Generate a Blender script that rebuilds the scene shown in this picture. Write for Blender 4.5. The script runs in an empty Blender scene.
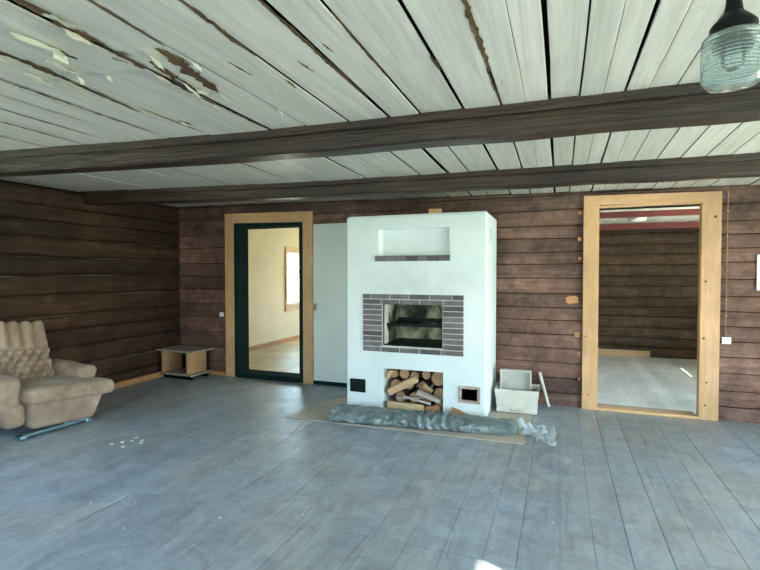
import bpy, bmesh, math, random
from mathutils import Vector, Matrix, noise
random.seed(7)
sc = bpy.context.scene
R = math.radians

# ------------------------------------------------------------ camera, world, exposure
cam_d = bpy.data.cameras.new('camera'); cam = bpy.data.objects.new('camera', cam_d)
sc.collection.objects.link(cam); sc.camera = cam
cam.location = (0, 0, 1.4); cam.rotation_euler = (R(90 - 1.43), 0, R(20.6))
cam_d.sensor_width = 36; cam_d.lens = 36 * 479 / 760; cam_d.clip_start = .05; cam_d.clip_end = 200
sc.view_settings.view_transform = 'Standard'; sc.view_settings.look = 'None'
sc.view_settings.exposure = 2.32; sc.view_settings.gamma = 1
sc.view_settings.use_curve_mapping = False
sc.cycles.max_bounces = 12; sc.cycles.diffuse_bounces = 8
sc.cycles.sample_clamp_indirect = 6

w = bpy.data.worlds.new('world'); sc.world = w; w.use_nodes = True
nt = w.node_tree; nt.nodes.clear()
tc = nt.nodes.new('ShaderNodeTexCoord'); sx = nt.nodes.new('ShaderNodeSeparateXYZ')
mr = nt.nodes.new('ShaderNodeMapRange'); mr.inputs[1].default_value = -1; mr.inputs[2].default_value = 1
cr = nt.nodes.new('ShaderNodeValToRGB'); bg = nt.nodes.new('ShaderNodeBackground'); wo = nt.nodes.new('ShaderNodeOutputWorld')
nt.links.new(tc.outputs['Generated'], sx.inputs[0]); nt.links.new(sx.outputs['Z'], mr.inputs[0])
nt.links.new(mr.outputs[0], cr.inputs[0]); nt.links.new(cr.outputs[0], bg.inputs[0]); nt.links.new(bg.outputs[0], wo.inputs[0])
e = cr.color_ramp.elements
e[0].position = 0.0; e[0].color = (.36, .42, .32, 1)
e[1].position = 1.0; e[1].color = (.40, .70, 1.0, 1)
for p, c in ((.47, (.50, .58, .46, 1)), (.53, (.74, .82, .74, 1)), (.60, (.60, .83, 1.0, 1))):
    q = e.new(p); q.color = c
bg.inputs[1].default_value = 6.0

sun_d = bpy.data.lights.new('sun', 'SUN'); sun_d.energy = 14; sun_d.angle = R(.6); sun_d.color = (1, .95, .85)
sun = bpy.data.objects.new('sun', sun_d); sc.collection.objects.link(sun)
sun.rotation_euler = Vector((-1, .5, -.56)).to_track_quat('-Z', 'Y').to_euler()

def portal(name, loc, rot, sx_, sy_):
    l = bpy.data.lights.new(name, 'AREA'); l.shape = 'RECTANGLE'; l.size = sx_; l.size_y = sy_
    l.cycles.is_portal = True
    o = bpy.data.objects.new(name, l); sc.collection.objects.link(o); o.location = loc; o.rotation_euler = rot
# window openings: (axis, wall coordinate, a0, a1, z0, z1, inward sign)
WL = [('x', -5.15, -.1, 1.5), ('x', 3.08, 1.8, 4.2), ('x', 3.08, -.9, .7), ('y', -2.68, -3.2, -1.6), ('y', -2.68, .2, 1.8)]
for ax, v, a, b in WL:
    m = (a + b) / 2
    if b - a > 2: portal('portal', (v, m, 1.02), (R(90), 0, R(90)), b - a, 1.95)
    elif ax == 'x':
        portal('portal', (v, m, 1.4), (R(90), 0, R(-90) if v < 0 else R(90)), b - a, 1.2)
    else:
        portal('portal', (m, v, 1.4), (R(90), 0, 0), b - a, 1.2)

# ------------------------------------------------------------ materials
def mat(name, base=(.5, .5, .5), rough=.6, metal=0, spec=.5):
    m = bpy.data.materials.new(name); m.use_nodes = True
    b = m.node_tree.nodes['Principled BSDF']
    b.inputs['Base Color'].default_value = (*base, 1); b.inputs['Roughness'].default_value = rough
    b.inputs['Metallic'].default_value = metal; b.inputs['Specular IOR Level'].default_value = spec
    return m, m.node_tree, b
def N(nt, t, **k):
    n = nt.nodes.new(t)
    for a, v in k.items(): setattr(n, a, v)
    return n
def coords(nt, scale=(1, 1, 1)):
    t = N(nt, 'ShaderNodeTexCoord'); mp = N(nt, 'ShaderNodeMapping'); mp.inputs['Scale'].default_value = scale
    nt.links.new(t.outputs['Object'], mp.inputs[0]); return mp.outputs[0]
def nz(nt, vec, scale, detail=5, rough=.6, dist=0):
    n = N(nt, 'ShaderNodeTexNoise'); n.inputs['Scale'].default_value = scale; n.inputs['Detail'].default_value = detail
    n.inputs['Roughness'].default_value = rough; n.inputs['Distortion'].default_value = dist
    nt.links.new(vec, n.inputs['Vector']); return n.outputs['Fac']
def ramp(nt, fac, stops):
    r = N(nt, 'ShaderNodeValToRGB'); nt.links.new(fac, r.inputs[0]); el = r.color_ramp.elements
    while len(el) < len(stops): el.new(.5)
    for i, (p, c) in enumerate(stops):
        el[i].position = p; el[i].color = (*c, 1) if len(c) == 3 else c
    return r.outputs[0]
def mix(nt, f, a, b, mode='MIX'):
    m = N(nt, 'ShaderNodeMix', data_type='RGBA', blend_type=mode)
    for s, v in ((m.inputs[0], f), (m.inputs[6], a), (m.inputs[7], b)):
        if isinstance(v, (int, float)): s.default_value = v
        elif isinstance(v, tuple): s.default_value = (*v, 1)
        else: nt.links.new(v, s)
    return m.outputs[2]
def bump(nt, b, h, s=.3, d=.01):
    n = N(nt, 'ShaderNodeBump'); n.inputs['Strength'].default_value = s; n.inputs['Distance'].default_value = d
    nt.links.new(h, n.inputs['Height']); nt.links.new(n.outputs[0], b.inputs['Normal'])
def island(nt):
    return N(nt, 'ShaderNodeNewGeometry').outputs['Random Per Island']
def wood(name, c1, c2, grain=(1, 12, 12), rough=.6, var=.25, bstr=.25, sc_=4, spec=.4):
    m, t, b = mat(name, c1, rough, spec=spec)
    v = coords(t, grain)
    n1 = nz(t, v, sc_, 6, .65, .4)
    col = ramp(t, n1, [(.3, c1), (.7, c2)])
    isl = island(t)
    k = ramp(t, isl, [(0, (1 - var,) * 3), (1, (1 + var,) * 3)])
    col = mix(t, 1.0, col, k, 'MULTIPLY')
    n2 = nz(t, coords(t), 1.1, 3)
    col = mix(t, 1.0, col, ramp(t, n2, [(.3, (.75,) * 3), (.7, (1.25,) * 3)]), 'MULTIPLY')
    t.links.new(col, b.inputs['Base Color']); bump(t, b, n1, bstr, .006)
    return m

M = {}
# dark stained log boards with dusty pale streaks, grain along x or along y
def log_mat(name, grain, c1, c2, dust, var=.35, dust_amt=1.0, spec=.22, ledge=False):
    m, t, b = mat(name, c1, .6 if spec < .5 else .42, spec=spec)
    v = coords(t, grain)
    n1 = nz(t, v, 3, 6, .6, .5)
    col = ramp(t, n1, [(.25, c1), (.75, c2)])
    k = ramp(t, island(t), [(0, (1 - var,) * 3), (.5, (1, .93, .9)), (1, (1 + var, 1 + var * .8, 1 + var * .6))])
    col = mix(t, 1.0, col, k, 'MULTIPLY')
    n3 = nz(t, coords(t, tuple(g * .6 + .3 for g in grain)), 5, 8, .75, .2)
    f = ramp(t, n3, [(.56, (0, 0, 0)), (.74, (dust_amt * .55,) * 3)])
    col = mix(t, f, col, dust)
    sy = nz(t, coords(t, (.5, .5, .5)), 1.7, 4); col = mix(t, ramp(t, sy, [(.5, (0, 0, 0)), (.7, (.35, .35, .35))]), col, tuple(c * 1.5 for c in c2))
    n4 = nz(t, coords(t), 1.3, 4)
    col = mix(t, 1.0, col, ramp(t, n4, [(.3, (.6,) * 3), (.7, (1.25,) * 3)]), 'MULTIPLY')
    n7 = nz(t, coords(t), 7, 7, .75, .6)
    col = mix(t, 1.0, col, ramp(t, n7, [(.35, (.6,) * 3), (.65, (1.3,) * 3)]), 'MULTIPLY')
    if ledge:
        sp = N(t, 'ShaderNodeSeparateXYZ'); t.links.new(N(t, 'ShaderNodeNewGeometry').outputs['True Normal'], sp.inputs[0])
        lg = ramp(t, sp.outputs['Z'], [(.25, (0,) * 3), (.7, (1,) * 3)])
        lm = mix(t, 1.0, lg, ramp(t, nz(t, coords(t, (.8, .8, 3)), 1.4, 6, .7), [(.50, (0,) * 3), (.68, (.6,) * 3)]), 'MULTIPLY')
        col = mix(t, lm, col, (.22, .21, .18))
    t.links.new(col, b.inputs['Base Color']); bump(t, b, n1, .9, .012)
    return m
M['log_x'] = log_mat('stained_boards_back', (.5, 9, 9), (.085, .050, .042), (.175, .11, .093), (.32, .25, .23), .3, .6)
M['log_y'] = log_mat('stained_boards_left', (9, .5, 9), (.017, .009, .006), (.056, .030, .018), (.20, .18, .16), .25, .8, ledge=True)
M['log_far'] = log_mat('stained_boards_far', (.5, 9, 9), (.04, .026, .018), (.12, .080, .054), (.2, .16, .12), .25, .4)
M['beam'] = log_mat('stained_beam', (.4, 8, 8), (.008, .005, .003), (.045, .024, .016), (.12, .10, .07), .25, .35, .5)
M['dark'] = mat('dark_gap', (.006, .005, .004), .95, 0, .1)[0]
M['red_beam'] = wood('red_painted_beam', (.17, .04, .04), (.23, .06, .055), rough=.5)
M['pine'] = wood('new_pine', (.43, .255, .125), (.56, .36, .20), (14, 14, 1), .5, .06, .1)
M['pine_x'] = wood('new_pine_across', (.43, .255, .125), (.56, .36, .20), (1, 14, 14), .5, .06, .1)
M['bark'] = wood('bark', (.06, .035, .022), (.15, .095, .06), (8, 1, 8), .9, .2, .6)
M['raw'] = wood('raw_split_wood', (.42, .27, .15), (.62, .43, .26), (2, 14, 14), .7, .25)
M['oldwood'] = wood('weathered_wood', (.25, .19, .15), (.42, .34, .27), (2, 14, 14), .75, .2)
M['orange'] = wood('orange_base', (.30, .14, .06), (.42, .22, .10), (1, 6, 6), .6, .2)
M['orange_pine'] = wood('varnished_pine', (.40, .22, .09), (.52, .31, .14), (1, 14, 14), .5, .06, .1)
M['tabletop'] = wood('dusty_veneer', (.25, .22, .18), (.36, .32, .27), (1, 10, 10), .4, .1)
M['veneer'] = wood('brown_veneer', (.28, .16, .08), (.46, .29, .16), (12, 12, 1), .4, .1)
M['green_black'] = wood('dark_green_paint', (.006, .014, .014), (.012, .028, .028), (12, 12, 1), .9, .1, spec=.03)
M['black'] = mat('black_metal', (.004, .006, .006), .5, 0, .15)[0]
M['chrome'] = mat('worn_chrome', (.25, .40, .48), .3, .9)[0]
M['white_plastic'] = mat('white_plastic', (.75, .78, .8), .4)[0]
M['glass_white'] = mat('opal_glass', (.8, .8, .78), .25)[0]

def plaster(name, c, c2, rough=.7, s=2.2, b_=.15):
    m, t, b = mat(name, c, rough)
    n = nz(t, coords(t), s, 6, .6, .3)
    t.links.new(ramp(t, n, [(.3, c), (.7, c2)]), b.inputs['Base Color'])
    bump(t, b, nz(t, coords(t), 14, 6), b_, .01); return m
M['cream'] = plaster('cream_plaster', (.60, .505, .36), (.68, .58, .42), .8)
M['panel'] = plaster('pale_panel_paint', (.55, .62, .60), (.62, .69, .66), .45, 3, .08)

# lime-washed stove: white with sooty smudges above and beside the firebox
m, t, b = mat('limewash', (.78, .82, .80), .6)
n = nz(t, coords(t), 2.5, 6, .6, .5)
col = ramp(t, n, [(.3, (.57, .655, .68)), (.7, (.66, .735, .755))])
g = N(t, 'ShaderNodeTexGradient', gradient_type='SPHERICAL'); mp = N(t, 'ShaderNodeMapping'); tcn = N(t, 'ShaderNodeTexCoord')
mp.inputs['Location'].default_value = (1.35 / .75, -4.6 / .75, -1.27 / .28); mp.inputs['Scale'].default_value = (1 / .75, 1 / .75, 1 / .28)
t.links.new(tcn.outputs['Object'], mp.inputs[0]); t.links.new(mp.outputs[0], g.inputs[0])
sm = mix(t, 1.0, g.outputs['Color'], ramp(t, nz(t, coords(t), 5, 5), [(.3, (.1,) * 3), (.8, (.75,) * 3)]), 'MULTIPLY')
col = mix(t, sm, col, (.30, .32, .33))
t.links.new(col, b.inputs['Base Color']); bump(t, b, nz(t, coords(t), 16, 6), .18, .01)
M['stove'] = m
# sooty firebox plaster
m, t, b = mat('sooty_plaster', (.3, .33, .25), .8)
n = nz(t, coords(t, (1, 1, .7)), 4.5, 5, .6, .6)
t.links.new(ramp(t, n, [(.38, (.02, .02, .016)), (.5, (.14, .15, .10)), (.64, (.62, .63, .48))]), b.inputs['Base Color'])
M['soot'] = m
M['brick'] = wood('grey_brown_brick', (.07, .066, .076), (.135, .12, .13), (3, 3, 3), .6, .45, .3)
M['mortar'] = plaster('mortar', (.42, .42, .40), (.5, .5, .48), .9, 20)
M['red_brick'] = plaster('orange_brick', (.62, .38, .20), (.72, .47, .28), .85, 10)
M['rust'] = plaster('rusty_frame', (.20, .13, .08), (.46, .42, .36), .8, 20)

# painted ceiling boards
m, t, b = mat('ceiling_paint', (.6, .6, .55), .42, spec=.5)
v = coords(t, (10, .7, 4)); n1 = nz(t, v, 3, 6, .65, .3)
col = ramp(t, n1, [(.3, (.43, .425, .395)), (.7, (.575, .565, .53))])
col = mix(t, 1.0, col, ramp(t, island(t), [(0, (.88, .90, .88)), (1, (1.05, 1.04, 1.03))]), 'MULTIPLY')
n2 = nz(t, coords(t, (3, .8, 1)), 3.2, 8, .7, .8)
col = mix(t, ramp(t, n2, [(.66, (0,) * 3), (.72, (.8,) * 3)]), col, (.30, .24, .17))
n3 = nz(t, coords(t, (20, .6, 1)), 2.0, 5, .6, .2)
col = mix(t, ramp(t, n3, [(.52, (0,) * 3), (.72, (.7,) * 3)]), col, (.33, .33, .29))
n4 = nz(t, coords(t, (26, .9, 1)), 2.6, 7, .75, .5)
col = mix(t, ramp(t, n4, [(.64, (0,) * 3), (.69, (.85,) * 3)]), col, (.13, .11, .085))
t.links.new(col, b.inputs['Base Color']); bump(t, b, n1, .25, .006)
M['ceil'] = m
M['ceil_clean'] = wood('pale_ceiling_boards', (.66, .64, .58), (.76, .74, .68), (8, 1, 4), .5, .1)
M['flake'] = plaster('peeled_paint_underside', (.74, .74, .66), (.84, .84, .76), .5, 20)
M['bare_and_gap'] = wood('bare_wood_and_gap_shade', (.03, .02, .012), (.13, .085, .05), (14, 1.5, 4), .85, .1, .6, spec=.1)

# worn painted floor boards
m, t, b = mat('floor_paint', (.2, .22, .23), .38, spec=.6)
v = coords(t, (7, .6, 3)); n1 = nz(t, v, 3, 7, .7, .4)
col = ramp(t, n1, [(.25, (.23, .23, .23)), (.55, (.31, .31, .31)), (.8, (.39, .39, .385))])
col = mix(t, 1.0, col, ramp(t, island(t), [(0, (.93,) * 3), (1, (1.06,) * 3)]), 'MULTIPLY')
n2 = nz(t, coords(t, (1, .8, 1)), .9, 5, .6, .7)
col = mix(t, ramp(t, n2, [(.32, (0,) * 3), (.72, (.75,) * 3)]), col, (.245, .33, .42))
n3 = nz(t, coords(t, (1.3, .8, 1)), 2.6, 8, .75, .4)
col = mix(t, ramp(t, n3, [(.56, (0,) * 3), (.72, (.6,) * 3)]), col, (.52, .53, .53))
n6 = nz(t, coords(t, (12, .5, 1)), 2.2, 7, .75, .6)
col = mix(t, ramp(t, n6, [(.58, (0,) * 3), (.70, (.7,) * 3)]), col, (.13, .125, .12))
n7 = nz(t, coords(t, (1, 1, 1)), 4.5, 8, .8, .5)
col = mix(t, 1.0, col, ramp(t, n7, [(.35, (.72,) * 3), (.65, (1.22,) * 3)]), 'MULTIPLY')
n5 = nz(t, coords(t, (2, 1, 1)), 30, 3, .6)
col = mix(t, ramp(t, n5, [(.70, (0,) * 3), (.74, (.6,) * 3)]), col, (.5, .5, .48))
t.links.new(col, b.inputs['Base Color'])
t.links.new(ramp(t, n2, [(.3, (.34,) * 3), (.7, (.52,) * 3)]), b.inputs['Roughness'])
bump(t, b, n1, .12, .004)
M['floor'] = m
M['floor_far'] = wood('pale_floor', (.62, .63, .64), (.74, .75, .76), (8, 1, 4), .4, .12)
M['floor_yellow'] = wood('yellow_floor', (.42, .32, .18), (.52, .41, .25), (8, 1, 4), .45, .12)
M['sheet'] = plaster('pale_hardboard', (.36, .31, .25), (.45, .40, .33), .6, 3)

# armchair velour with stains
m, t, b = mat('worn_velour', (.4, .33, .27), .85, spec=.2)
n = nz(t, coords(t), 3.5, 6, .65, .4)
col = ramp(t, n, [(.3, (.20, .135, .10)), (.5, (.31, .23, .175)), (.7, (.43, .35, .28))])
t.links.new(col, b.inputs['Base Color']); b.inputs['Sheen Weight'].default_value = .1
bump(t, b, nz(t, coords(t), 60, 3), .2, .004)
M['velour'] = m
m, t, b = mat('grey_tarp', (.2, .25, .26), .38, spec=.6)
n = nz(t, coords(t, (1, 2, 2)), 6, 6, .6, .8)
t.links.new(ramp(t, n, [(.3, (.06, .085, .085)), (.7, (.22, .27, .28))]), b.inputs['Base Color'])
bump(t, b, nz(t, coords(t, (3, 1, 1)), 9, 6, .6, 1.2), .8, .03)
M['tarp'] = m
M['carton'] = plaster('dirty_white_plastic', (.46, .45, .40), (.60, .59, .53), .45, 6)
M['tray'] = plaster('grey_tray', (.36, .36, .34), (.5, .5, .47), .5, 6)  # tray bottom, a tone darker than its rim
m, t, b = mat('clear_film', (.52, .62, .66), .2)
o_ = t.nodes['Material Output']; tr = N(t, 'ShaderNodeBsdfTransparent'); mx = N(t, 'ShaderNodeMixShader')
mx.inputs[0].default_value = .5; t.links.new(tr.outputs[0], mx.inputs[1]); t.links.new(b.outputs[0], mx.inputs[2]); t.links.new(mx.outputs[0], o_.inputs[0])
M['film'] = m
def thin_glass(name, tint, f0):
    m, t, b = mat(name, tint, .05); t.nodes.remove(b); o_ = t.nodes['Material Output']
    tr = N(t, 'ShaderNodeBsdfTransparent'); tr.inputs[0].default_value = (*tint, 1)
    gl = N(t, 'ShaderNodeBsdfGlossy'); gl.inputs['Roughness'].default_value = .06
    lw = N(t, 'ShaderNodeLayerWeight'); lw.inputs[0].default_value = f0
    mx = N(t, 'ShaderNodeMixShader'); t.links.new(lw.outputs['Fresnel'], mx.inputs[0])
    t.links.new(tr.outputs[0], mx.inputs[1]); t.links.new(gl.outputs[0], mx.inputs[2]); t.links.new(mx.outputs[0], o_.inputs[0]); return m
M['pane'] = thin_glass('window_glass', (.95, .97, .97), .03)
M['pane_bulb'] = thin_glass('bulb_glass', (.93, .96, .96), .25)
m, t, b = mat('lamp_glass', (.80, .92, .93), .08)
b.inputs['Transmission Weight'].default_value = .93; b.inputs['IOR'].default_value = 1.3
M['lampglass'] = m

# ------------------------------------------------------------ helpers
def link(name, bm, m, parent=None, smooth=False):
    me = bpy.data.meshes.new(name); bmesh.ops.recalc_face_normals(bm, faces=bm.faces); bm.to_mesh(me); bm.free()
    if m is not None: me.materials.append(m)
    if smooth:
        for p in me.polygons: p.use_smooth = True
    o = bpy.data.objects.new(name, me); sc.collection.objects.link(o)
    if parent: o.parent = parent
    return o
def tag(o, label=None, cat=None, group=None, kind=None):
    for k, v in (('label', label), ('category', cat), ('group', group), ('kind', kind)):
        if v: o[k] = v
    return o
def thing(name, label, cat, loc=(0, 0, 0), rz=0, group=None):
    o = bpy.data.objects.new(name, None); sc.collection.objects.link(o); o.location = loc; o.rotation_euler = (0, 0, rz)
    return tag(o, label, cat, group)
def struct(name, bm, m, parent=None, smooth=False):
    o = link(name, bm, m, parent, smooth)
    if not parent: o['kind'] = 'structure'
    return o
def box(bm, x0, x1, y0, y1, z0, z1, bev=0):
    r = bmesh.ops.create_cube(bm, size=1)
    for v in r['verts']:
        v.co = Vector((x0 if v.co.x < 0 else x1, y0 if v.co.y < 0 else y1, z0 if v.co.z < 0 else z1))
    if bev:
        es = list({e for v in r['verts'] for e in v.link_edges})
        bmesh.ops.bevel(bm, geom=es, offset=bev, segments=2, affect='EDGES', profile=.6)
    return r['verts']
def B(*a, **k):
    bm = bmesh.new(); box(bm, *a, **k); return bm
def obox(bm, c, d, ax, bev=0):
    """oriented box: centre c, dims d, ax = 3x3 rotation matrix"""
    t = bmesh.new(); box(t, -d[0] / 2, d[0] / 2, -d[1] / 2, d[1] / 2, -d[2] / 2, d[2] / 2, bev)
    t.transform(Matrix.Translation(Vector(c)) @ ax.to_4x4())
    me = bpy.data.meshes.new('tmp'); t.to_mesh(me); t.free(); bm.from_mesh(me); bpy.data.meshes.remove(me)
def prism(bm, pts, lo, hi, axis='z'):
    """polygon extruded along an axis"""
    def P(a, b, c): return {'z': (a, b, c), 'y': (a, c, b), 'x': (c, a, b)}[axis]
    v0 = [bm.verts.new(P(a, b, lo)) for a, b in pts]; v1 = [bm.verts.new(P(a, b, hi)) for a, b in pts]
    bm.faces.new(v0); bm.faces.new(v1[::-1])
    for i in range(len(pts)):
        j = (i + 1) % len(pts); bm.faces.new((v0[i], v0[j], v1[j], v1[i]))
def tube(bm, pts, r, n=8, cap=True):
    pts = [Vector(p) for p in pts]; rings = []
    rr = r if isinstance(r, (list, tuple)) else [r] * len(pts)
    up = Vector((0, 0, 1))
    for i, p in enumerate(pts):
        d = (pts[min(i + 1, len(pts) - 1)] - pts[max(i - 1, 0)]).normalized()
        u = d.cross(up)
        if u.length < .1: u = d.cross(Vector((1, 0, 0)))
        u.normalize(); v = d.cross(u)
        rings.append([bm.verts.new(p + (u * math.cos(2 * math.pi * k / n) + v * math.sin(2 * math.pi * k / n)) * rr[i]) for k in range(n)])
    for a, b in zip(rings, rings[1:]):
        for k in range(n): bm.faces.new((a[k], a[(k + 1) % n], b[(k + 1) % n], b[k]))
    if cap: bm.faces.new(rings[0]); bm.faces.new(rings[-1][::-1])
def lathe(bm, prof, n=32, cx=0, cy=0, rfn=None):
    rings = []
    for j, (r, z) in enumerate(prof):
        rings.append([bm.verts.new((cx + (rfn(r, z, k / n) if rfn else r) * math.cos(2 * math.pi * k / n), cy + (rfn(r, z, k / n) if rfn else r) * math.sin(2 * math.pi * k / n), z)) for k in range(n)])
    for a, b in zip(rings, rings[1:]):
        for k in range(n): bm.faces.new((a[k], a[(k + 1) % n], b[(k + 1) % n], b[k]))
    return rings
def soft(dx, dy, dz, r, n=14, fn=None, c=(0, 0, 0)):
    """rounded dense box centred at c, then fn(Vector)->Vector"""
    bm = bmesh.new(); bmesh.ops.create_cube(bm, size=2)
    bmesh.ops.subdivide_edges(bm, edges=bm.edges[:], cuts=n, use_grid_fill=True)
    h = Vector((dx / 2, dy / 2, dz / 2))
    for v in bm.verts:
        p = Vector((v.co.x * h.x, v.co.y * h.y, v.co.z * h.z))
        q = Vector([max(-(h[i] - r), min(h[i] - r, p[i])) for i in range(3)])
        d = p - q
        if d.length > 1e-6:
            # push onto rounded surface
            d = d.normalized() * r
        p = q + d + Vector(c)
        v.co = fn(p) if fn else p
    return bm
def nn(x, y=0, z=0): return noise.noise(Vector((x, y, z)))

def ceil_z(x, y):
    t_ = max(0, min(1, (y - 3) / 2.4)); e_ = 2.335 - (x + 5.07) / 6.8 * .125
    return 2.30 * (1 - t_) + e_ * t_

# log / board wall. run: along axis a0..a1, face plane at v, inward direction s, rows list
def log_rows(bm, ax, v, s, a0, a1, rows, z1fn, openings, bulge=.014):
    step = .22
    for i in range(len(rows) - 1):
        zb, zt = rows[i], rows[i + 1]; zc = (zb + zt) / 2
        spans = [(a0, a1)]
        for (o0, o1, oz0, oz1) in openings:
            if oz0 < zc < oz1:
                ns = []
                for (p, q) in spans:
                    if o1 <= p or o0 >= q: ns.append((p, q)); continue
                    if p < o0: ns.append((p, o0))
                    if o1 < q: ns.append((o1, q))
                spans = ns
        joff = random.uniform(-.006, .006)
        for (p, q) in spans:
            n_ = max(1, int((q - p) / step)); rings = []
            for k in range(n_ + 1):
                a = p + (q - p) * k / n_
                wb = nn(a * .9, i * 3.1, v) * .014; wt = nn(a * .9, (i + 1) * 3.1, v) * .014
                cap = z1fn(a); b0 = min(zb + wb + .004, cap); b1 = min(zt + wt - .004, cap)
                h = b1 - b0; d = joff + nn(a * 1.5, i * 7.7, 3) * .006
                prof = [(0, -.03), (0, -.004), (.12, .006), (.3, .012), (.5, .014), (.7, .012), (.88, .006), (1, -.004), (1, -.03)]
                ring = []
                for (tz, dep) in prof:
                    z = b0 + h * tz; off = v + s * (d + dep * bulge / .014)
                    ring.append(bm.verts.new((off, a, z) if ax == 'x' else (a, off, z)))
                rings.append(ring)
            for r0, r1 in zip(rings, rings[1:]):
                for k in range(len(r0) - 1): bm.faces.new((r0[k], r0[k + 1], r1[k + 1], r1[k]))
            bm.faces.new(rings[0]); bm.faces.new(rings[-1][::-1])
def backing(bm, ax, v0, v1, a0, a1, z0, z1, openings):
    ops = sorted(openings); cur = a0
    def bx(p, q, b0, b1):
        if q - p < 1e-4 or b1 - b0 < 1e-4: return
        if ax == 'x': box(bm, v0, v1, p, q, b0, b1)
        else: box(bm, p, q, v0, v1, b0, b1)
    for (o0, o1, oz0, oz1) in ops:
        bx(cur, o0, z0, z1); bx(o0, o1, z0, oz0); bx(o0, o1, oz1, z1); cur = o1
    bx(cur, a1, z0, z1)
def rows(z0, z1, h, var, seed):
    rnd = random.Random(seed); z = z0; out = [z]
    while z < z1: z += h * (1 + rnd.uniform(-var, var)); out.append(z)
    return out

# ------------------------------------------------------------ floor
XS = [-.733, -.543, -.345, -.186, .012, .175, .343, .53, .672]
xs = [x for x in XS]
x = XS[0]
rnd = random.Random(3)
while x > -5.3: x -= rnd.choice([.17, .19, .21, .24]); xs.insert(0, x)
x = XS[-1]
while x < 3.1: x += rnd.choice([.16, .18, .2]); xs.append(x)
bm = bmesh.new()
for x0, x1 in zip(xs, xs[1:]):
    g = rnd.choice([.001, .0014, .002, .0035])
    if x1 > -2.9:
        cuts = [-2.6, 2.33 + rnd.uniform(-.004, .004), 5.376]
    else: cuts = [-2.6, rnd.uniform(.5, 4), 5.376]
    a_, b_ = max(x0, -5.09), min(x1, 3.0)
    if b_ <= a_: continue
    for y0, y1 in zip(cuts, cuts[1:]):
        dz = rnd.uniform(-.0015, .0005)
        box(bm, a_ + g / 2, b_ - g / 2, y0 + .0015, y1 - .0015, -.03, dz, .0012)
fl = struct('floor', bm, M['floor'])
bm = bmesh.new(); box(bm, -5.3, 3.2, -2.8, 5.5, -.08, -.028); struct('subfloor', bm, M['dark'], fl)
# adjoining rooms' floors
bm = bmesh.new(); x = -5.2
while x < -1.2: box(bm, x, x + .118, 5.376, 11.2, -.03, 0, .001); x += .12
struct('floor_left_room', bm, M['floor_yellow'])
bm = bmesh.new(); x = -.9
while x < 3.0: box(bm, x, x + .148, 5.376, 9.1, -.03, 0, .001); x += .15
struct('floor_right_room', bm, M['floor_far'])

# ------------------------------------------------------------ walls
DO = [(-4.10, -3.04, 0, 2.03), (.355, 1.29, 0, 2.06)]
OB = [(-4.16, -2.98, -1, 2.10), (.30, 1.31, -1, 2.12)]
bm = bmesh.new()
log_rows(bm, 'y', 5.376, -1, -5.07, -1.6, rows(0, 2.4, .185, .12, 5), lambda a: ceil_z(a, 5.37), OB, .007)
log_rows(bm, 'y', 5.376, -1, -1.6, 3.0, rows(-.01, 2.4, .148, .16, 11), lambda a: ceil_z(a, 5.37), OB, .007)
wb = struct('wall_back', bm, M['log_x'])
bm = bmesh.new(); backing(bm, 'y', 5.40, 5.56, -5.3, 3.2, 0, 2.5, DO); struct('wall_core', bm, M['dark'], wb)
WZ = (.8, 2.0)
bm = bmesh.new(); lo_ = [(-.1, 1.5, *WZ)]
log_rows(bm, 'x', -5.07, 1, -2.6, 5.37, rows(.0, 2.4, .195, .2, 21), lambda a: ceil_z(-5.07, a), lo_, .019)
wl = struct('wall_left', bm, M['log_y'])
bm = bmesh.new(); backing(bm, 'x', -5.24, -5.096, -2.8, 5.5, 0, 2.5, lo_); struct('wall_core', bm, M['dark'], wl)
ro = [(-.9, .7, *WZ), (1.8, 4.2, .05, 2.0)]
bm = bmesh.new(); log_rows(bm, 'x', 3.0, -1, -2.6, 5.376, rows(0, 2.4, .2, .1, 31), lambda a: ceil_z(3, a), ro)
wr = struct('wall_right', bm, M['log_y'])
bm = bmesh.new(); backing(bm, 'x', 3.026, 3.2, -2.8, 5.5, 0, 2.5, ro); struct('wall_core', bm, M['dark'], wr)
fo = [(-3.2, -1.6, *WZ), (.2, 1.8, *WZ)]
bm = bmesh.new(); log_rows(bm, 'y', -2.6, 1, -5.07, 3.0, rows(0, 2.4, .2, .1, 41), lambda a: 2.3, fo)
wf = struct('wall_front', bm, M['log_x'])
bm = bmesh.new(); backing(bm, 'y', -2.8, -2.626, -5.3, 3.2, 0, 2.5, fo); struct('wall_core', bm, M['dark'], wf)
# window frames of the main room (behind and beside the viewer)
k = 1
for ax, v, a, b in WL:
    bm = bmesh.new(); t_ = .06; zl = .8 if b - a < 2 else .05
    for (p, q, z0, z1) in ((a, a + t_, zl, 2.0), (b - t_, b, zl, 2.0), (a, b, zl, zl + .06), (a, b, 1.94, 2.0), ((a + b) / 2 - .03, (a + b) / 2 + .03, zl, 2.0), (a, b, 1.5, 1.54)):
        if ax == 'x': box(bm, v - .05, v + .05, p, q, z0, z1)
        else: box(bm, p, q, v - .05, v + .05, z0, z1)
    struct('window_%d' % k, bm, M['pine']); k += 1

# baseboards
bm = bmesh.new(); box(bm, -5.05, -5.02, 3.6, 5.34, 0, .07, .006); struct('baseboard_left', bm, M['orange'])
bm = bmesh.new(); box(bm, -5.02, -4.26, 5.33, 5.36, 0, .05, .006); struct('baseboard_back', bm, M['orange'])

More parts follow.
